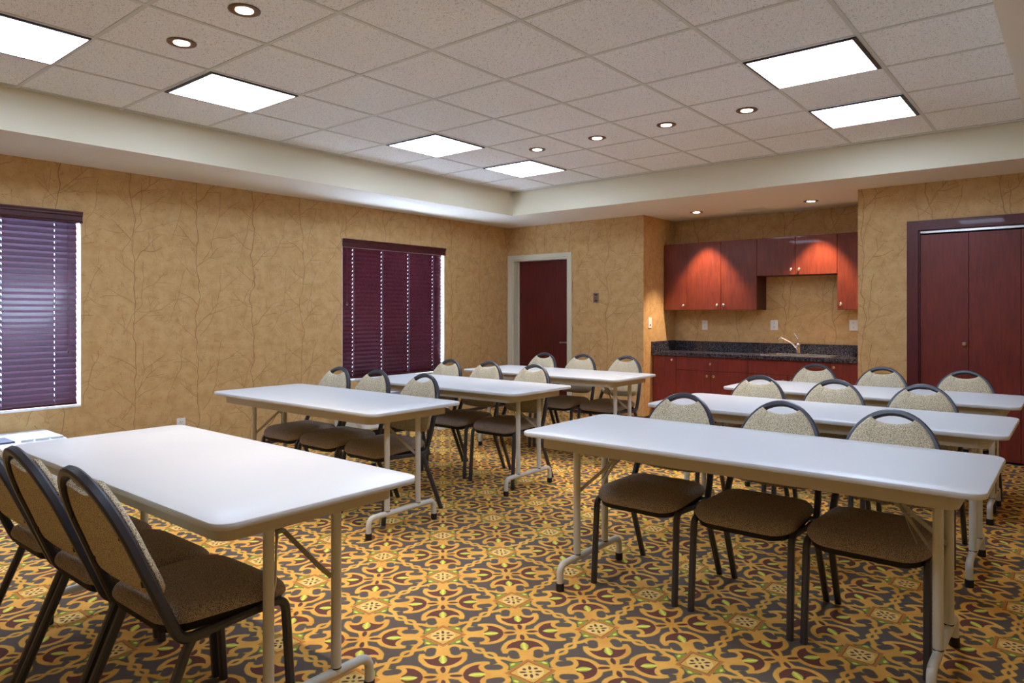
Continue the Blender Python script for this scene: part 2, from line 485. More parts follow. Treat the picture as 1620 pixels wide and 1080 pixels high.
# baseboards: thin band at the wall foot
def base(name, segs):
    bm = BM()
    for s in segs: box(bm, *s, 0.0, 0.07, 0.0)
    struct(link(name, bm, 'paper'))
bm = BM(); box(bm, WX, WX+0.008, FY, WY, 0.0, 0.035); struct(link('baseboard_left', bm, 'base'))
bm = BM(); box(bm, -4.95, NX0+0.008, WY-0.008, WY, 0.0, 0.035); box(bm, NX0, NX0+0.008, WY, 7.50, 0.0, 0.035)
box(bm, NX1, -1.20, WR-0.008, WR, 0.0, 0.035); struct(link('baseboard_back', bm, 'base'))

# ceiling: tiles, grid, tray sides and soffit
ceil = struct(link('ceiling', (lambda b: (box(b, TX0-0.05, TX1+0.05, TY0-0.05, TY1+0.05, HC, HC+0.05), b)[1])(BM()), 'tile'),
              'speckled acoustic tile ceiling in a recessed tray', 'ceiling')
bm = BM(); bw = 0.011
for i in range(-6, 5):
    x = GX+i*T
    if TX0+0.03 < x < TX1-0.03: box(bm, x-bw, x+bw, TY0, TY1, HC-0.004, HC+0.001)
for j in range(-5, 8):
    y = GY+j*T
    if TY0+0.03 < y < TY1-0.03: box(bm, TX0, TX1, y-bw, y+bw, HC-0.0032, HC+0.001)
box(bm, TX0, TX0+0.018, TY0, TY1, HC-0.004, HC); box(bm, TX0, TX1, TY1-0.018, TY1, HC-0.004, HC); box(bm, TX1-0.018, TX1, TY0, TY1, HC-0.004, HC)
link('grid_bars', bm, 'bar', ceil)
bm = BM()
def quad(bm, pts, mat=0):
    f = bm.faces.new([bm.verts.new(p) for p in pts]); f.material_index = mat
# tray side walls have real thickness; drywall soffit around them
box(bm, WX, TX0, FY, TY1+0.9, HS, HC+0.06); box(bm, TX1, RX, FY, WR, HS, HC+0.06)
box(bm, TX0, TX1, TY1, WR, HS, HC+0.06); box(bm, TX0, TX1, FY, TY0, HS, HC+0.06)
box(bm, TX0, NX1, WR, WY, HS, HC+0.06); box(bm, NX0, NX1, WY, NY, HS, HC+0.06)
for f in bm.faces:
    if f.calc_center_median().z < HS+0.001: f.material_index = 1
link('soffit', bm, None, ceil, mats=['paint', 'soffit'])

# windows
def window(idx, W):
    y0, y1, z0, z1 = W
    w = bpy.data.objects.new('window_%d' % idx, None); COL.objects.link(w); w.location = (WX-0.1, (y0+y1)/2, z0); struct(w, 'window in the left wall behind a dark blind', 'window')
    def P(bm, nm, mt):
        o = link(nm, bm, mt, w); o.location = -w.location; return o
    bm = BM()
    box(bm, WX-0.148, WX-0.0, y1-0.004, y1+0.0, z0, z1); box(bm, WX-0.148, WX, y0, y0+0.004, z0, z1)
    box(bm, WX-0.148, WX, y0+0.004, y1-0.004, z1-0.004, z1)
    P(bm, 'reveal', 'reveal')
    bm = BM(); box(bm, WX-0.148, WX+0.006, y0+0.004, y1-0.004, z0, z0+0.012); P(bm, 'window_sill', 'reveal')
    bm = BM(); f = 0.045
    for a in ((y0+.004, y0+f, z0+.012, z1-.004), (y1-f, y1-.004, z0+.012, z1-.004), (y0+f, y1-f, z0+.012, z0+f+.01), (y0+f, y1-f, z1-f, z1-.004),
              ((y0+y1)/2-0.02, (y0+y1)/2+0.02, z0+f+.01, z1-f)):
        box(bm, WX-0.14, WX-0.10, *a)
    P(bm, 'window_frame', 'reveal')
    bm = BM(); box(bm, WX-0.124, WX-0.12, y0+f, y1-f, z0+f, z1-f); P(bm, 'window_pane', 'glass')
window(1, W1); window(2, W2)

# blinds
def blind(W, label, gapl, gapr, tilt, cords, tassels, smat='slat', hs=0.0018):
    y0, y1, z0, z1 = W
    xc = WX-0.035
    r = thing('venetian_blind', label, 'blind', (xc, (y0+y1)/2, z0), 0, 'dark slatted window blinds')
    def P(bm, nm, mt, sm=False, lab=None):
        o = link(nm, bm, mt, r, sm); o.location = (-xc, -(y0+y1)/2, -z0)
        if lab: o['label'] = lab
        return o
    a, b = y0+gapl, y1-gapr
    bm = BM()
    prof = [(-0.012, 0), (0.030, 0), (0.034, 0.010), (0.028, 0.018), (0.028, 0.050), (0.036, 0.058), (0.036, 0.070), (0.042, 0.078), (0.042, 0.088), (-0.012, 0.088)]
    zt = z1-0.090
    ends = []
    for yy in (y0+0.002, y1+0.004):
        ends.append([bm.verts.new((WX-0.012+p[0], yy, zt+p[1])) for p in prof])
    for k in range(len(prof)): bm.faces.new((ends[0][k], ends[0][(k+1) % len(prof)], ends[1][(k+1) % len(prof)], ends[1][k]))
    bm.faces.new(ends[0]); bm.faces.new(ends[1][::-1])
    P(bm, 'valance', 'valance')
    # slats with real cord slots
    bm = BM(); w = 0.053; thk = 0.0028; pitch = 0.0445
    n = int((zt+0.02-(z0+0.055))/pitch)
    ca, sa = math.cos(tilt), math.sin(tilt)
    def slab(ya, yb, u0, u1, zc):
        vs = []
        for yy in (ya, yb):
            for u, v in ((u0, 0), (u1, 0), (u1, thk), (u0, thk)):
                cv = 0.0035*(1-(2*u/w)**2)
                vs.append(bm.verts.new((xc + u*ca - (v+cv)*sa, yy, zc + u*sa + (v+cv)*ca)))
        for f in ((0, 1, 2, 3), (7, 6, 5, 4), (0, 4, 5, 1), (1, 5, 6, 2), (2, 6, 7, 3), (3, 7, 4, 0)): bm.faces.new([vs[i] for i in f])
    for k in range(n+1):
        zc = z0+0.055+k*pitch + random.uniform(-.0008, .0008)
        ys = [a+random.uniform(0, .002)] + [c for cc in cords for c in (cc-hs, cc+hs)] + [b-random.uniform(0, .003)]
        for m in range(0, len(ys), 2):
            slab(ys[m], ys[m+1], -w/2, 0, zc); slab(ys[m], ys[m+1], 0, w/2, zc)
        for cc in cords:
            slab(cc-hs, cc+hs, -w/2, -0.009, zc); slab(cc-hs, cc+hs, 0.009, w/2, zc)
    P(bm, 'slats', smat)
    bm = BM(); box(bm, xc-0.02, xc+0.02, a, b, z0+0.018, z0+0.036, 0.003); P(bm, 'bottom_rail', 'valance')
    for cc in cords:
        bm = BM()
        for xx in (xc+0.0205,):
            tube(bm, (xx, cc, z0+0.03), (xx, cc, zt+0.02), 0.0014, 6)
        P(bm, 'ladder_cord', 'cord')
    for ty, tz in tassels:
        bm = BM()
        tube(bm, (WX+0.006, ty, tz+0.03), (WX+0.012, ty-0.004, zt+0.01), 0.0012, 6)
        tube(bm, (WX+0.006, ty+0.01, tz+0.03), (WX+0.012, ty+0.006, zt+0.01), 0.0012, 6)
        lathe(bm, [(0.002, 0.034), (0.006, 0.028), (0.0085, 0.012), (0.011, 0.0), (0.004, -0.003)], (WX+0.006, ty+0.005, tz), n=10)
        P(bm, 'pull_tassel', 'valance', True)
    return r
TILT = math.radians(-64)
blind(W1, 'dark purple slatted blind on the window at the left edge, bluish with daylight', 0.012, 0.022, TILT, [0.75, 1.15, 1.55, 1.887], [(1.965, 0.94)], 'slatb', 0.0012)
blind(W2, 'burgundy slatted blind on the window nearer the back corner, behind the chair backs', 0.012, 0.021, math.radians(68), [4.683, 5.08, 5.473, 5.866], [(4.575, 1.33)])

# left door with off-white frame
dr = bpy.data.objects.new('door_1', None); COL.objects.link(dr); dr.location = ((D0+D1)/2, WY, 0)
struct(dr, 'dark cherry door in an off-white frame beside the left corner', 'door')
def DP(bm, nm, mt, par=dr, sm=False):
    o = link(nm, bm, mt, par, sm)
    if par is dr: o.location = -dr.location
    return o
bm = BM(); fx0, fx1, ft = -5.995, -4.955, 2.01
for a in ((fx0, D0, 0, DT), (D1, fx1, 0, DT), (fx0, fx1, DT, ft)):
    box(bm, a[0], a[1], WY-0.018, WY+0.0, a[2], a[3], 0.003)
box(bm, D0, D0+0.02, WY, WY+0.17, 0, DT-0.02); box(bm, D1-0.02, D1, WY, WY+0.17, 0, DT-0.02); box(bm, D0, D1, WY, WY+0.17, DT-0.02, DT)
box(bm, D0+0.02, D0+0.032, WY+0.105, WY+0.118, 0, DT-0.02); box(bm, D1-0.032, D1-0.02, WY+0.105, WY+0.118, 0, DT-0.02)
DP(bm, 'door_frame', 'jamb')
bm = BM(); box(bm, D0+0.022, D1-0.022, WY+0.12, WY+0.165, 0.012, DT-0.022, 0.002); DP(bm, 'door_leaf', 'doorwood')
bm = BM()
lathe(bm, [(0.026, 0), (0.026, -0.006), (0.012, -0.010), (0.010, -0.045)], (-5.085, WY+0.12, 0.865), 'y', 16)
sweep(bm, fillet([(-5.085, WY+0.08, 0.865), (-5.085, WY+0.072, 0.865), (-5.20, WY+0.072, 0.863)], 0.004, 3), rect_prof(0.018, 0.010, 0.003))
lathe(bm, [(0.022, 0), (0.022, -0.008), (0.008, -0.010)], (-5.085, WY+0.12, 0.79), 'y', 14)
DP(bm, 'door_handle', 'steel', sm=True)

# closet folding doors
cl = bpy.data.objects.new('door_2', None); COL.objects.link(cl); cl.location = ((C0+C1)/2, WR, 0)
struct(cl, 'red cherry folding closet doors in a dark wooden casing at the right', 'door')
def CP(bm, nm, mt, par=cl, sm=False):
    o = link(nm, bm, mt, par, sm)
    if par is cl: o.location = -cl.location
    return o
bm = BM(); k0, k1, kt = -1.197, 0.437, 2.056
def mitre(bm, pts):   # casing piece with a stepped face
    y0, y1 = WR-0.022, WR
    a = [bm.verts.new((p[0], y0, p[1])) for p in pts]; b = [bm.verts.new((p[0], y1, p[1])) for p in pts]
    bm.faces.new(a); bm.faces.new(b[::-1])
    for i in range(4): bm.faces.new((a[i], b[i], b[(i+1) % 4], a[(i+1) % 4]))
mitre(bm, [(k0, 0), (C0, 0), (C0, CT), (k0, kt)]); mitre(bm, [(C1, 0), (k1, 0), (k1, kt), (C1, CT)]); mitre(bm, [(k0, kt), (C0, CT), (C1, CT), (k1, kt)])
box(bm, C0, C0+0.012, WR, WR+0.1, 0, CT); box(bm, C1-0.012, C1, WR, WR+0.1, 0, CT); box(bm, C0+0.012, C1-0.012, WR, WR+0.1, CT-0.006, CT)
CP(bm, 'casing', 'casing')
bm = BM(); box(bm, C0+0.012, C1-0.012, WR+0.012, WR+0.018, CT-0.026, CT-0.007); box(bm, C0+0.012, C1-0.012, WR+0.04, WR+0.046, CT-0.026, CT-0.007)
box(bm, C0+0.012, C1-0.012, WR+0.012, WR+0.046, CT-0.009, CT-0.006); CP(bm, 'door_track', 'steel')
lw = (C1-C0-0.024)/4
for k in range(4):
    x0 = C0+0.012+k*lw
    bm = BM(); box(bm, x0+0.0015, x0+lw-0.0015, WR+0.014, WR+0.044, 0.018, CT-0.040, 0.0015)
    leaf = CP(bm, 'door_leaf', 'closet')
    if k in (0, 3):
        kx = x0+lw-0.03 if k == 0 else x0+0.03
        bm = BM(); lathe(bm, [(0.006, 0.0), (0.006, -0.012), (0.015, -0.018), (0.017, -0.026), (0.010, -0.032)], (kx, WR+0.014, 0.985), 'y', 16)
        kn = link('knob', bm, 'knob', leaf, True)

# ------------------------------------------------------------------ ceiling fixtures
def troffer(loc, label, first=None):
    if first: return copy_tree(first, loc, 0, label)
    r = thing('ceiling_light', label, 'ceiling light', loc, 0, 'square ceiling light panels')
    h = T/2-0.011
    bm = BM()
    box(bm, -h, h, -h, -h+0.022, -0.006, 0.0); box(bm, h-0.022, h, -h+0.022, h, -0.006, 0.0)
    box(bm, -h, -h+0.012, -h+0.022, h, -0.006, 0.0); box(bm, -h+0.012, h-0.022, h-0.005, h, -0.006, 0.0)
    link('frame', bm, 'lframe', r)
    bm = BM(); box(bm, -h+0.012, h-0.022, -h+0.022, h-0.005, -0.004, -0.001); link('diffuser', bm, 'lens', r)
    return r
tf = [(-3.5, -2.5, 'square light panel at the top left corner, cut by the left edge'),
      (-3.5, -0.5, 'square light panel second from the left edge of the ceiling'),
      (-3.5, 2.5, 'square light panel over the left table rows, middle of the ceiling'),
      (-3.5, 4.5, 'smallest-looking square light panel nearest the back left corner'),
      (1.5, 2.5, 'largest square light panel on the right side of the ceiling'),
      (1.5, 4.5, 'square light panel at the right, nearest the closet'),
      (1.5, -0.5, 'square light panel above the viewer, front right of the tray'),
      (1.5, -2.5, 'square light panel furthest forward on the right of the tray')]
first = None
for i, j, lab in tf:
    o = troffer((GX+i*T, GY+j*T, HC-0.004), lab, first); first = first or o
def downlight(loc, label, first=None):
    if first: return copy_tree(first, loc, 0, label)
    r = thing('recessed_downlight', label, 'downlight', loc, 0, 'round recessed downlights')
    bm = BM(); lathe(bm, [(0.036, 0.0), (0.040, -0.003), (0.066, -0.006), (0.072, -0.003), (0.073, 0.0)], n=32); link('trim_ring', bm, 'bronze', r, True)
    bm = BM(); lathe(bm, [(0.001, -0.0045), (0.039, -0.0045), (0.039, -0.001), (0.001, -0.001)], n=28); link('lamp', bm, 'canglow', r)
    return r
def spot(loc, e, ang, blend=0.6, col=(1, 0.86, 0.72), rad=0.03):
    l = bpy.data.lights.new('downlight_beam', 'SPOT'); l.energy = e; l.spot_size = math.radians(ang); l.spot_blend = blend
    l.color = col; l.shadow_soft_size = rad
    o = bpy.data.objects.new('downlight_beam', l); COL.objects.link(o); o.location = loc
first = None
cans = [(-3.022, 1.722, HC-0.003, 'recessed downlight at the top left, nearer the viewer of the front pair'), (-3.64, 1.722, HC-0.003, 'recessed downlight beside the second light panel from the left'),
        (-3.645, 4.80, HC-0.003, 'leftmost downlight of the back row in the tiles'), (-3.03, 4.79, HC-0.003, 'second downlight from the left in the back row of the tiles'),
        (-2.415, 4.785, HC-0.003, 'third downlight from the left in the back row of the tiles'), (-1.806, 4.795, HC-0.003, 'rightmost downlight of the back row in the tiles'),
        (-2.415, 1.722, HC-0.003, 'downlight of the front row above the viewer'), (-1.806, 1.722, HC-0.003, 'rightmost downlight of the front row above the viewer'),
        (-3.376, 7.43, HS, 'downlight above the left upper cabinets of the kitchenette'), (-2.135, 7.43, HS, 'downlight above the sink side of the kitchenette')]
for k, (x, y, z, lab) in enumerate(cans):
    o = downlight((x, y, z), lab, first); first = first or o
    if z > 2.5: spot((x, y, z-0.02), 26, 62, 0.7)
    else: spot((x, y+0.07, z-0.012), 105, 70, 0.5, (1, 0.76, 0.56), 0.02)
bm = BM(); box(bm, -0.15, 0.15, -0.08, 0.08, -0.006, 0, 0.002)
r = thing('air_register', 'white air vent in the kitchenette ceiling between the two downlights', 'vent', (-2.78, 7.60, HS))
link('vent_frame', bm, 'soffit', r)
bm = BM()
for k in range(7): box(bm, -0.13, 0.13, -0.062+k*0.019, -0.054+k*0.019, -0.009, -0.006)
link('louvres', bm, 'bar', r)

# ------------------------------------------------------------------ kitchenette
def knob(parent, x, y, z):
    bm = BM(); lathe(bm, [(0.006, 0.0), (0.005, -0.012), (0.014, -0.018), (0.0155, -0.025), (0.009, -0.031)], (x, y, z), 'y', 16)
    o = link('knob', bm, 'knob', parent, True); return o
UF = 7.75
def upper(x0, x1, z0, z1, doors, knobs, label, y1=NY):
    r = thing('wall_cabinet', label, 'cabinet', ((x0+x1)/2, UF+0.15, z0), 0, 'cherry wall cabinets')
    off = -Vector(r.location)
    bm = BM(); box(bm, x0+0.0008, x1-0.0008, UF+0.02, y1-0.001, z0, z1); o = link('body', bm, 'carcass', r); o.location = off
    e = [x0] + doors + [x1]
    for k in range(len(e)-1):
        bm = BM(); box(bm, e[k]+0.002, e[k+1]-0.002, UF, UF+0.019, z0+0.001, z1-0.001, 0.0015)
        d = link('door', bm, 'cherry', r); d.location = off
        for kx, kz in knobs:
            if e[k] < kx < e[k+1]: knob(d, kx, UF, kz)
    return r
upper(-3.94, -3.643, 1.280, 2.075, [], [(-3.683, 1.33)], 'narrow cherry wall cabinet against the left side of the niche')
upper(-3.643, -2.808, 1.280, 2.075, [-3.224], [(-3.264, 1.331), (-3.184, 1.331)], 'tall double-door cherry wall cabinet under the left downlight')
upper(-2.808, -1.967, 1.657, 2.075, [-2.390], [(-2.433, 1.715), (-2.348, 1.715)], 'short double-door cherry wall cabinet above the sink')
upper(-1.967, -1.602, 1.280, 2.075, [], [(-1.928, 1.338)], 'narrow cherry wall cabinet at the right end of the niche')
BF = 7.455
def lower(x0, x1, kind, label):
    r = thing('base_cabinet', label, 'cabinet', ((x0+x1)/2, BF+0.25, 0), 0, 'cherry base cabinets')
    off = -Vector(r.location)
    bm = BM()
    if kind == 'sink':
        for a in ((x0+.0008, x0+.018, BF+.02, NY-.002, .09, .748), (x1-.018, x1-.0008, BF+.02, NY-.002, .09, .748), (x0+.018, x1-.018, BF+.02, NY-.002, .09, .108), (x0+.018, x1-.018, NY-.012, NY-.002, .108, .748)): box(bm, *a)
    else: box(bm, x0+0.0008, x1-0.0008, BF+0.02, NY-0.002, 0.09, 0.748)
    box(bm, x0+0.0008, x1-0.0008, BF+0.07, NY-0.03, 0.0, 0.09)
    o = link('body', bm, 'carcass', r); o.location = off
    def front(a, b, z0, z1, nm, kn):
        bm = BM(); box(bm, a+0.002, b-0.002, BF, BF+0.019, z0, z1, 0.0015)
        d = link(nm, bm, 'cherryb', r); d.location = off
        for kx, kz in kn: knob(d, kx, BF, kz)
    m = (x0+x1)/2
    if kind == 'door_r': front(x0, x1, 0.095, 0.744, 'door', [(x1-0.045, 0.700)])
    if kind == 'door_l': front(x0, x1, 0.095, 0.744, 'door', [(x0+0.038, 0.700)])
    if kind == 'drawer':
        front(x0, x1, 0.592, 0.744, 'drawer', [(m, 0.672)])
        front(x0, m, 0.095, 0.588, 'door', [(m-0.04, 0.535)]); front(m, x1, 0.095, 0.588, 'door', [(m+0.04, 0.535)])
    if kind == 'sink':
        front(x0, x1, 0.592, 0.744, 'false_front', [])
        front(x0, m, 0.095, 0.588, 'door', [(m-0.04, 0.535)]); front(m, x1, 0.095, 0.588, 'door', [(m+0.04, 0.535)])
    return r
lower(-3.940, -3.641, 'door_r', 'narrow cherry base cabinet at the left end below the countertop')
lower(-3.641, -2.796, 'drawer', 'cherry base cabinet with one wide drawer above two doors')
lower(-2.796, -1.959, 'sink', 'cherry base cabinet below the sink, behind the chair backs')
lower(-1.959, -1.602, 'door_l', 'narrow cherry base cabinet at the right end below the countertop')
# countertop with a sink cut-out
SX0, SX1, SY0, SY1 = -2.66, -1.98, 7.53, 7.93
ct = thing('countertop', 'black granite countertop with backsplash in the kitchenette niche', 'countertop', (-2.77, 7.75, 0.75))
off = -Vector(ct.location)
bm = BM()
for a in ((NX0+.001, SX0, 7.425, NY-.001), (SX1, NX1-.001, 7.425, NY-.001), (SX0, SX1, 7.425, SY0), (SX0, SX1, SY1, NY-.001)): box(bm, *a, 0.75, 0.788)
o = link('worktop', bm, 'granite', ct); o.location = off
bm = BM(); box(bm, NX0+.001, NX1-.001, NY-0.022, NY-.001, 0.788, 0.900, 0.002); box(bm, NX0+.001, NX0+0.021, 7.432, NY-0.022, 0.788, 0.905, 0.002)
o = link('backsplash', bm, 'granite', ct); o.location = off
sk = thing('kitchen_sink', 'stainless steel drop-in sink set in the black countertop', 'sink', ((SX0+SX1)/2, (SY0+SY1)/2, 0.788)); off = -Vector(sk.location)
bm = BM()
for a in ((SX0-.02, SX1+.02, SY0-.02, SY0+.03), (SX0-.02, SX1+.02, SY1-.05, SY1+.02), (SX0-.02, SX0+.03, SY0+.03, SY1-.05), (SX1-.03, SX1+.02, SY0+.03, SY1-.05)): box(bm, *a, 0.7885, 0.7965, 0.003)
o = link('rim', bm, 'steel', sk); o.location = off
bm = BM()
bx0, bx1, by0, by1 = SX0+.028, SX1-.028, SY0+.028, SY1-.048
cushion(bm, rrect(bx0, bx1, by0, by1, 0.05), [(0.0, 0.795), (0.004, 0.70), (0.03, 0.64)], domes=(0, -0.004))
for f in list(bm.faces):
    if all(v.co.z > 0.794 for v in f.verts): bm.faces.remove(f)
o = link('bowl', bm, 'steel', sk, True); o.location = off
fa = thing('faucet', 'chrome single-lever faucet behind the sink', 'faucet', (-2.405, 7.905, 0.7965)); 
bm = BM(); cushion(bm, rrect(-0.11, 0.11, -0.024, 0.024, 0.023), [(0.0, 0.0), (0.0, 0.006), (0.006, 0.012)]); link('base_plate', bm, 'chrome', fa, True)
bm = BM(); lathe(bm, [(0.028, 0.01), (0.026, 0.05), (0.023, 0.085), (0.026, 0.10), (0.020, 0.115), (0.004, 0.12)], n=20); link('faucet_body', bm, 'chrome', fa, True)
bm = BM(); sweep(bm, fillet([(0, 0, 0.045), (-0.06, -0.05, 0.13), (-0.145, -0.12, 0.185), (-0.175, -0.145, 0.165)], [0.08, 0.03], 8), circ_prof(0.011, 12)); link('spout', bm, 'chrome', fa, True)
bm = BM(); sweep(bm, fillet([(0.0, 0, 0.11), (-0.005, 0, 0.165), (-0.045, 0.01, 0.225)], [0.05], 6), circ_prof(0.008, 10)); link('lever', bm, 'chrome', fa, True)

def outlet(name, loc, normal, label, mat='plate', w=0.07, h=0.115, kind='duplex', cat='outlet', group=None):
    """plate lying on a wall; normal is the axis it faces"""
    rz = {'-y': 0.0, '+x': PI/2}[normal]
    r = thing(name, label, cat, loc, rz, group)
    bm = BM(); box(bm, -w/2, w/2, -0.006, -0.0003, -h/2, h/2, 0.0018); link('plate', bm, mat, r)
    if kind == 'duplex':
        for s in (-1, 1):
            bm = BM(); cushion(bm, rrect(-0.017, 0.017, s*0.024-0.014, s*0.024+0.014, 0.009), [(0.0, 0.006), (0.001, 0.0085)], f=lambda x, y, q: (x, -q, y)); so = link('socket', bm, mat, r)
            bm = BM()
            for t in (-1, 1): box(bm, t*0.0065-0.0012, t*0.0065+0.0012, -0.0092, -0.0080, s*0.024-0.002, s*0.024+0.007)
            lathe(bm, [(0.0025, -0.0092), (0.0025, -0.0080)], (0, 0, s*0.024-0.008), 'y', 8)
            link('slots', bm, 'slot', so)
    elif kind == 'rocker':
        bm = BM(); box(bm, -0.017, 0.017, -0.010, -0.006, -0.033, 0.033, 0.002); link('rocker', bm, mat, r)
        bm = BM(); box(bm, -0.012, 0.012, -0.0108, -0.0100, -0.028, -0.018); link('indicator', bm, 'slot', r)
    elif kind == 'control':
        bm = BM(); lathe(bm, [(0.012, -0.006), (0.010, -0.014), (0.002, -0.015)], (0, 0, 0.0), 'y', 14); link('button', bm, 'steel', r, True)
        bm = BM(); box(bm, -0.02, 0.02, -0.0068, -0.0058, 0.028, 0.044); box(bm, -0.02, 0.02, -0.0068, -0.0058, -0.044, -0.028); link('indicator', bm, 'slot', r)
    return r
outlet('power_outlet', (-3.552, NY, 1.097), '-y', 'leftmost white outlet under the wall cabinets', group='white outlets above the countertop')
outlet('power_outlet', (-2.717, NY, 1.106), '-y', 'middle white outlet above the counter, left of the faucet', w=0.085, group='white outlets above the countertop')
outlet('power_outlet', (-1.880, NY, 1.115), '-y', 'rightmost white outlet, beside the closet wall corner', w=0.085, group='white outlets above the countertop')
outlet('light_switch', (NX0, 7.402, 1.127), '+x', 'white rocker switch on the side of the niche left of the counter', kind='rocker', cat='light switch', w=0.085, h=0.125)
outlet('wall_control', (-4.600, WY, 1.430), '-y', 'small brown control plate on the wall right of the left door', 'platebronze', 0.078, 0.120, 'control', 'wall control')
outlet('power_outlet', (WX, 2.831, 0.285), '+x', 'low white outlet on the left wall just above the front left table', w=0.075)

# ------------------------------------------------------------------ wall heaters under the windows
def heater(yc, label):
    r = thing('wall_heater', label, 'air conditioner', (WX, yc, 0.0), 0, 'white heater units under the windows')
    L = 0.60; X0, X1 = 0.008, 0.50
    bm = BM()
    side = fillet([(X0, 0, 0.062), (X1-0.03, 0, 0.062), (X1, 0, 0.085), (X1-0.015, 0, 0.345), (X1-0.07, 0, 0.368), (X0, 0, 0.382)], [0.012, 0.02, 0.03, 0.03], 5)
    rings = []
    for ins, yy in ((0.035, -L), (0.010, -L+0.012), (0, -L+0.035), (0, L-0.035), (0.010, L-0.012), (0.035, L)):
        rings.append([bm.verts.new((max(X0, p.x-ins) if p.x > X0+.01 else X0, yy, p.z-ins*0.5 if p.z > 0.2 else p.z+ins*0.3)) for p in side])
    m = len(side)
    for i in range(len(rings)-1):
        for k in range(m): bm.faces.new((rings[i][k], rings[i][(k+1) % m], rings[i+1][(k+1) % m], rings[i+1][k]))
    bm.faces.new(rings[0]); bm.faces.new(rings[-1][::-1])
    link('housing', bm, 'ac', r, True)
    ga, gb = -L+0.26, L-0.36
    bm = BM(); box(bm, X1-0.030, X1-0.002, ga, gb, 0.105, 0.318); link('grille_recess', bm, 'acpanel', r)
    bm = BM()
    for k in range(11): box(bm, X1-0.022, X1+0.004, ga, gb, 0.112+k*0.0185, 0.1235+k*0.0185)
    link('intake_grille', bm, 'ac', r)
    for a, b in ((-0.55, -0.34), (-0.33, -0.12), (0.31, 0.385), (0.395, 0.48), (0.49, 0.565)):
        bm = BM(); box(bm, 0.10, 0.43, a, b, 0.362, 0.3835, 0.003); link('vent_flap', bm, 'ac', r)
    bm = BM(); box(bm, 0.20, 0.42, -0.10, 0.28, 0.362, 0.3815, 0.003); link('control_panel', bm, 'acpanel', r)
    bm = BM(); box(bm, 0.012, 0.46, -L+0.03, L-0.03, 0.0, 0.0615); link('sub_base', bm, 'acdark', r)
    return r
heater(1.235, 'white heater unit below the left window, half hidden by the front chairs')
heater(5.02, 'white heater unit seen between table and chairs below the burgundy blind')

bm = BM(); pts = []
for k in range(61):
    a = k/60*2*PI*3.2; pts.append((0.035*math.cos(a)+0.002*k/60, 0.045*math.sin(a), 0.005+0.030*k/60))
pts += [(-0.06, 0.05, 0.012), (-0.12, 0.02, 0.005)]
sweep(bm, pts, circ_prof(0.0042, 8))
o = link('coiled_cable', bm, 'plate', None, True); o.location = (-5.27, 5.25, 0.0)
tag(o, 'small coil of white cord on the carpet beside the heater under the burgundy blind', 'cable')
# ------------------------------------------------------------------ folding table
TL, TW, TH = 1.755, 0.72, 0.715
def make_table(label):
    r = thing('folding_table', label, 'table', (0, 0, 0), 0, 'white folding training tables')
    hx, hy = TL/2, TW/2
    bm = BM()
    cushion(bm, rrect(-hx, hx, -hy, hy, 0.055, 8), [(0.007, TH-0.021), (0.002, TH-0.019), (0.0, TH-0.014), (0.0, TH-0.007), (0.002, TH-0.002), (0.006, TH)])
    o = link('tabletop', bm, 'top', r, True)
    bm = BM(); out = rrect(-hx+0.078, hx-0.078, -hy+0.05, hy-0.05, 0.05, 8)
    inn = rrect(-hx+0.083, hx-0.083, -hy+0.055, hy-0.055, 0.045, 8)
    nn = len(out); z0, z1 = TH-0.072, TH-0.021
    v = [[bm.verts.new((p[0], p[1], z)) for p in q] for q, z in ((out, z0), (out, z1), (inn, z1), (inn, z0))]
    for a in range(4):
        for k in range(nn): bm.faces.new((v[a][k], v[a][(k+1) % nn], v[(a+1) % 4][(k+1) % nn], v[(a+1) % 4][k]))
    link('apron', bm, 'apron', r)
    bm = BM(); box(bm, -0.20, 0.20, -0.02, 0.02, TH-0.040, TH-0.0215); link('centre_rail', bm, 'apron', r)
    for s in (-1, 1):
        px = s*(hx-0.155)
        bm = BM()
        for y in (-0.122, 0.122):
            sweep(bm, [(px, y, 0.118), (px, y, TH-0.030)], circ_prof(0.0165, 14))
            sweep(bm, [(px, y, 0.128), (px, y, 0.132)], circ_prof(0.0172, 14), mat=1)
        path = fillet([(px, -0.258, 0.028), (px, -0.258, 0.115), (px, 0.258, 0.115), (px, 0.258, 0.028)], 0.062, 8)
        sweep(bm, path, circ_prof(0.0155, 14))
        sweep(bm, [(px, -0.30, TH-0.050), (px, 0.30, TH-0.050)], circ_prof(0.014, 12))
        lg = link('leg', bm, None, r, True, mats=['leg', 'dark'])
        for y in (-0.258, 0.258):
            bm = BM(); lathe(bm, [(0.016, 0.0), (0.0185, 0.002), (0.0185, 0.034), (0.0165, 0.036)], (px, y, 0.0), n=14); link('foot_cap', bm, 'rubber', lg, True)
        bm = BM(); pr = rect_prof(0.016, 0.004, 0.001)
        mid = (px - s*0.135, 0.0, 0.563)
        for y in (-0.107, 0.107):
            sweep(bm, [(px-s*0.004, y, 0.42), (px-s*0.03, y*0.75, 0.452), (mid[0], y*0.12, mid[2])], pr)
        sweep(bm, [mid, (px - s*0.22, 0.0, TH-0.045)], rect_prof(0.030, 0.014, 0.002))
        lathe(bm, [(0.008, -0.014), (0.008, 0.014)], mid, 'y', 10)
        link('folding_brace', bm, 'brace', r)
        bm = BM(); sweep(bm, [(mid[0]+s*0.006, -0.01, mid[2]), (mid[0]+s*0.040, -0.04, 0.49), (px-s*0.07, -0.07, 0.455)], circ_prof(0.0022, 6)); link('lock_wire', bm, 'brace', r)
    return r
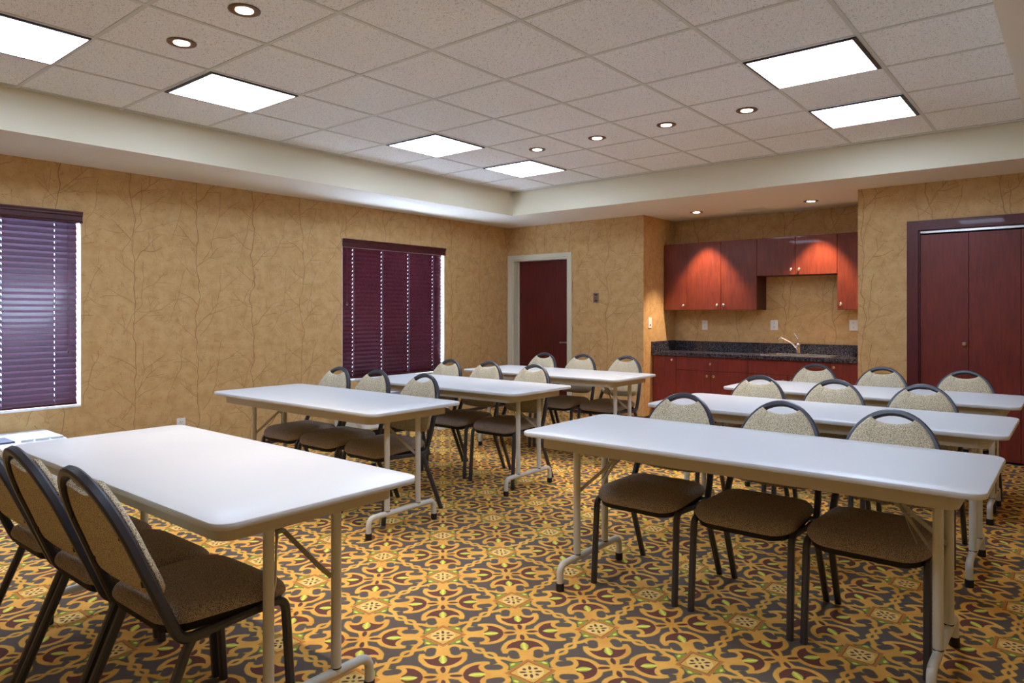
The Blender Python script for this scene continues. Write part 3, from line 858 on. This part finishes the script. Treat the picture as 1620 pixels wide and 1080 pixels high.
tables = [(-1.092, 2.817, 0.0, 'nearest white folding table of the right column, three empty chairs behind it'),
          (-1.118, 4.035, 0.0, 'middle white folding table of the right column'),
          (-1.140, 5.215, 0.0, 'rearmost white folding table of the right column, in front of the closet and counter'),
          (-2.517, 1.234, 0.0, 'largest-looking white folding table at the lower left, lit by a warm spot'),
          (-3.733, 2.715, 0.0, 'second white folding table of the left column, beside the wallpapered wall'),
          (-3.728, 3.893, 0.0, 'third white folding table of the left column, next to the burgundy blind'),
          (-3.698, 5.145, 0.0, 'rearmost white folding table of the left column, in front of the left door')]
t0 = make_table(tables[0][3]); t0.location = (tables[0][0], tables[0][1], 0)
for x, y, rz, lab in tables[1:]:
    o = copy_tree(t0, (x, y, 0), rz, lab)
    if x < -2: o.scale = (0.957 if y < 2 else 0.963, 0.97, 1.0)

# ------------------------------------------------------------------ stacking chair (front = +y)
LEAN = math.radians(22.5)
def backpt(x, q, d=0.0):           # point on the leaning back: q up along it, d forward
    return (x, -0.115 - q*math.sin(LEAN) + d*math.cos(LEAN), 0.388 + q*math.cos(LEAN) + d*math.sin(LEAN))
def make_chair(label):
    r = thing('stacking_chair', label, 'chair', (0, 0, 0), 0, 'round-backed stacking chairs at the tables')
    Q = 0.482; ax, aq = 0.180, 0.235        # arch ellipse (tube centre)
    # back frame: arch and uprights curling forward into the side rails
    arch = []
    for k in range(25):
        a = PI*k/24; arch.append(backpt(ax*math.cos(a), Q-aq+aq*math.sin(a)))
    def upr(s): return [backpt(s*0.184, Q-aq-0.05), backpt(s*0.190, Q-aq-0.10), backpt(s*0.196, 0.075)]
    def low(s): return fillet([backpt(s*0.197, 0.075), (s*0.199, -0.108, 0.372), (s*0.199, -0.03, 0.374)], 0.05, 6)[1:]
    bm = BM()
    path = [Vector(p) for p in (low(1)[::-1] + upr(1)[::-1] + arch + upr(-1) + low(-1))]
    sweep(bm, path, rect_prof(0.025, 0.028, 0.006), up=Vector((1, 0, 0)))
    link('back_frame', bm, 'cframe', r, True)
    # seat frame: side rails and cross bars
    bm = BM()
    for s in (-1, 1): sweep(bm, [(s*0.199, -0.035, 0.374), (s*0.199, 0.16, 0.386)], rect_prof(0.022, 0.022, 0.006), up=Vector((1, 0, 0)))
    sweep(bm, [(-0.195, 0.155, 0.390), (0.195, 0.155, 0.390)], rect_prof(0.020, 0.020, 0.005))
    sweep(bm, [(-0.195, -0.10, 0.386), (0.195, -0.10, 0.386)], rect_prof(0.018, 0.018, 0.005))
    link('seat_frame', bm, 'cframe', r, True)
    for s in (-1, 1):
        bm = BM(); sweep(bm, fillet([(s*0.199, 0.12, 0.385), (s*0.200, 0.210, 0.392), (s*0.203, 0.235, 0.0)], 0.055, 7), rect_prof(0.025, 0.025, 0.006), up=Vector((1, 0, 0)))
        link('leg', bm, 'cframe', r, True)
        bm = BM(); sweep(bm, [(s*0.199, -0.072, 0.376), (s*0.200, -0.092, 0.342), (s*0.205, -0.238, 0.0)], rect_prof(0.025, 0.025, 0.006), up=Vector((1, 0, 0)))
        link('leg', bm, 'cframe', r, True)
    # seat cushion
    so = rrect(-0.212, 0.212, -0.155, 0.245, [0.10, 0.10, 0.085, 0.085], 8)
    so = [(x*(1.0+0.06*(y/0.24)), y) for x, y in rrect(-0.203, 0.203, -0.150, 0.248, [0.085, 0.095, 0.095, 0.085], 8)]
    def sf(x, y, h):
        drop = 0.020*max(0, (y-0.12)/0.12)**2
        return (x, y, h - drop + 0.004*(-y/0.2))
    bm = BM(); cushion(bm, so, [(0.020, 0.406), (0.006, 0.409), (0.0, 0.418), (0.0, 0.427), (0.006, 0.440), (0.020, 0.450), (0.040, 0.456)], f=sf, domes=(0, 0.008))
    link('seat', bm, 'seatfab', r, True)
    bm = BM(); cushion(bm, so, [(0.016, 0.384), (0.010, 0.407)], f=sf); link('seat_pan', bm, 'dark', r)
    # backrest pad with scooped top edge
    o = []
    iq = Q-aq; rx, rq = ax-0.005, aq-0.003
    pts = []
    a0 = math.radians(62)
    for k in range(11):                                 # right side up the arch
        a = a0*k/10; pts.append((rx*math.cos(a), iq + rq*math.sin(a)))
    x1, q1 = pts[-1]
    for k in range(1, 12):                              # scoop
        f = k/12; x = x1*(1-2*f); pts.append((x, q1 - 0.006 - 0.020*(1-(x/x1)**2)))
    for k in range(10, -1, -1):
        a = a0*k/10; pts.append((-rx*math.cos(a), iq + rq*math.sin(a)))
    pts += [(-0.184, 0.19), (-0.185, 0.155), (-0.180, 0.128), (-0.160, 0.110), (-0.10, 0.101), (0, 0.098), (0.10, 0.101), (0.160, 0.110), (0.180, 0.128), (0.185, 0.155), (0.184, 0.19)]
    bm = BM(); cushion(bm, pts, [(0.022, -0.006), (0.016, -0.002), (0.014, 0.010), (0.004, 0.016), (0.0, 0.020), (0.002, 0.028), (0.010, 0.034)],
                       f=lambda x, q, h: backpt(x, q, h - 0.012*(abs(x)/0.19)**2*0), domes=(-0.001, 0.007))
    link('backrest', bm, 'fab', r, True)
    for s in (-1, 1):
        for q in (0.17, 0.32):
            bm = BM(); sweep(bm, [backpt(s*0.183, q, -0.004), backpt(s*0.152, q-0.006, -0.010)], rect_prof(0.016, 0.003, 0.001)); link('mounting_tab', bm, 'rubber', r)
    return r
F = PI    # facing -y, towards the front of the room
chairs = [
 (-1.545, 2.970, F, 'left chair of the three behind the nearest right table'), (-1.063, 2.968, F, 'middle chair of the three behind the nearest right table'),
 (-0.607, 2.968, F, 'right chair of the three behind the nearest right table'),
 (-1.605, 4.205, F, 'left chair of the three behind the middle right table'), (-1.150, 4.215, F, 'middle chair of the three behind the middle right table'),
 (-0.690, 4.225, F, 'right chair of the three behind the middle right table'),
 (-1.618, 5.475, F, 'left chair behind the rearmost right table, in front of the base cabinets'), (-1.145, 5.475, F, 'middle chair behind the rearmost right table, in front of the closet corner'),
 (-0.625, 5.475, F, 'right chair behind the rearmost right table, in front of the closet doors'),
 (-2.066, 0.985, 0.02, 'nearest chair at the lower left, its back turned to the viewer'), (-2.510, 0.975, 0.0, 'second chair from the right in the back-turned lower left row'),
 (-2.965, 0.975, 0.0, 'chair at the left edge of the photo, only partly visible'),
 (-4.285, 2.915, F, 'left chair behind the second left table, against the wallpaper'), (-3.848, 2.915, F, 'middle chair behind the second left table, overlapping the blind'),
 (-3.375, 2.920, F, 'right chair behind the second left table, at its open end'),
 (-4.235, 4.040, F, 'left chair behind the third left table, at the edge of the burgundy blind'), (-3.80, 4.060, F, 'middle chair behind the third left table'),
 (-3.315, 4.045, F, 'right chair behind the third left table, at its open end'),
 (-4.185, 5.350, F, 'left chair behind the rearmost left table, in front of the dark door'), (-3.745, 5.380, F, 'middle chair behind the rearmost left table, by the door frame'),
 (-3.285, 5.420, F, 'right chair behind the rearmost left table, nearest the kitchenette')]
c0 = make_chair(chairs[0][3]); c0.location = (chairs[0][0], chairs[0][1], 0); c0.rotation_euler = (0, 0, chairs[0][2])
for x, y, rz, lab in chairs[1:]: copy_tree(c0, (x, y, 0), rz + random.uniform(-0.012, 0.012), lab)

# ------------------------------------------------------------------ daylight
w = bpy.data.worlds.new('daylight'); SC.world = w; w.use_nodes = True
bg = w.node_tree.nodes['Background']; bg.inputs[0].default_value = (0.62, 0.78, 1.0, 1); bg.inputs[1].default_value = 13.0

# ------------------------------------------------------------------ camera and view
cam = bpy.data.cameras.new('camera'); co = bpy.data.objects.new('camera', cam); COL.objects.link(co)
co.location = (0, 0, EYE); co.rotation_euler = (PI/2, 0, 0.6857)
cam.sensor_width = 36.0; cam.lens = 1100.77/1620*36.0; cam.shift_y = -(540-493.74)/1620.0; cam.clip_start = 0.02
SC.camera = co
SC.view_settings.view_transform = 'Standard'; SC.view_settings.look = 'None'; SC.view_settings.gamma = 1.0
SC.view_settings.use_curve_mapping = False
SC.view_settings.exposure = 1.06
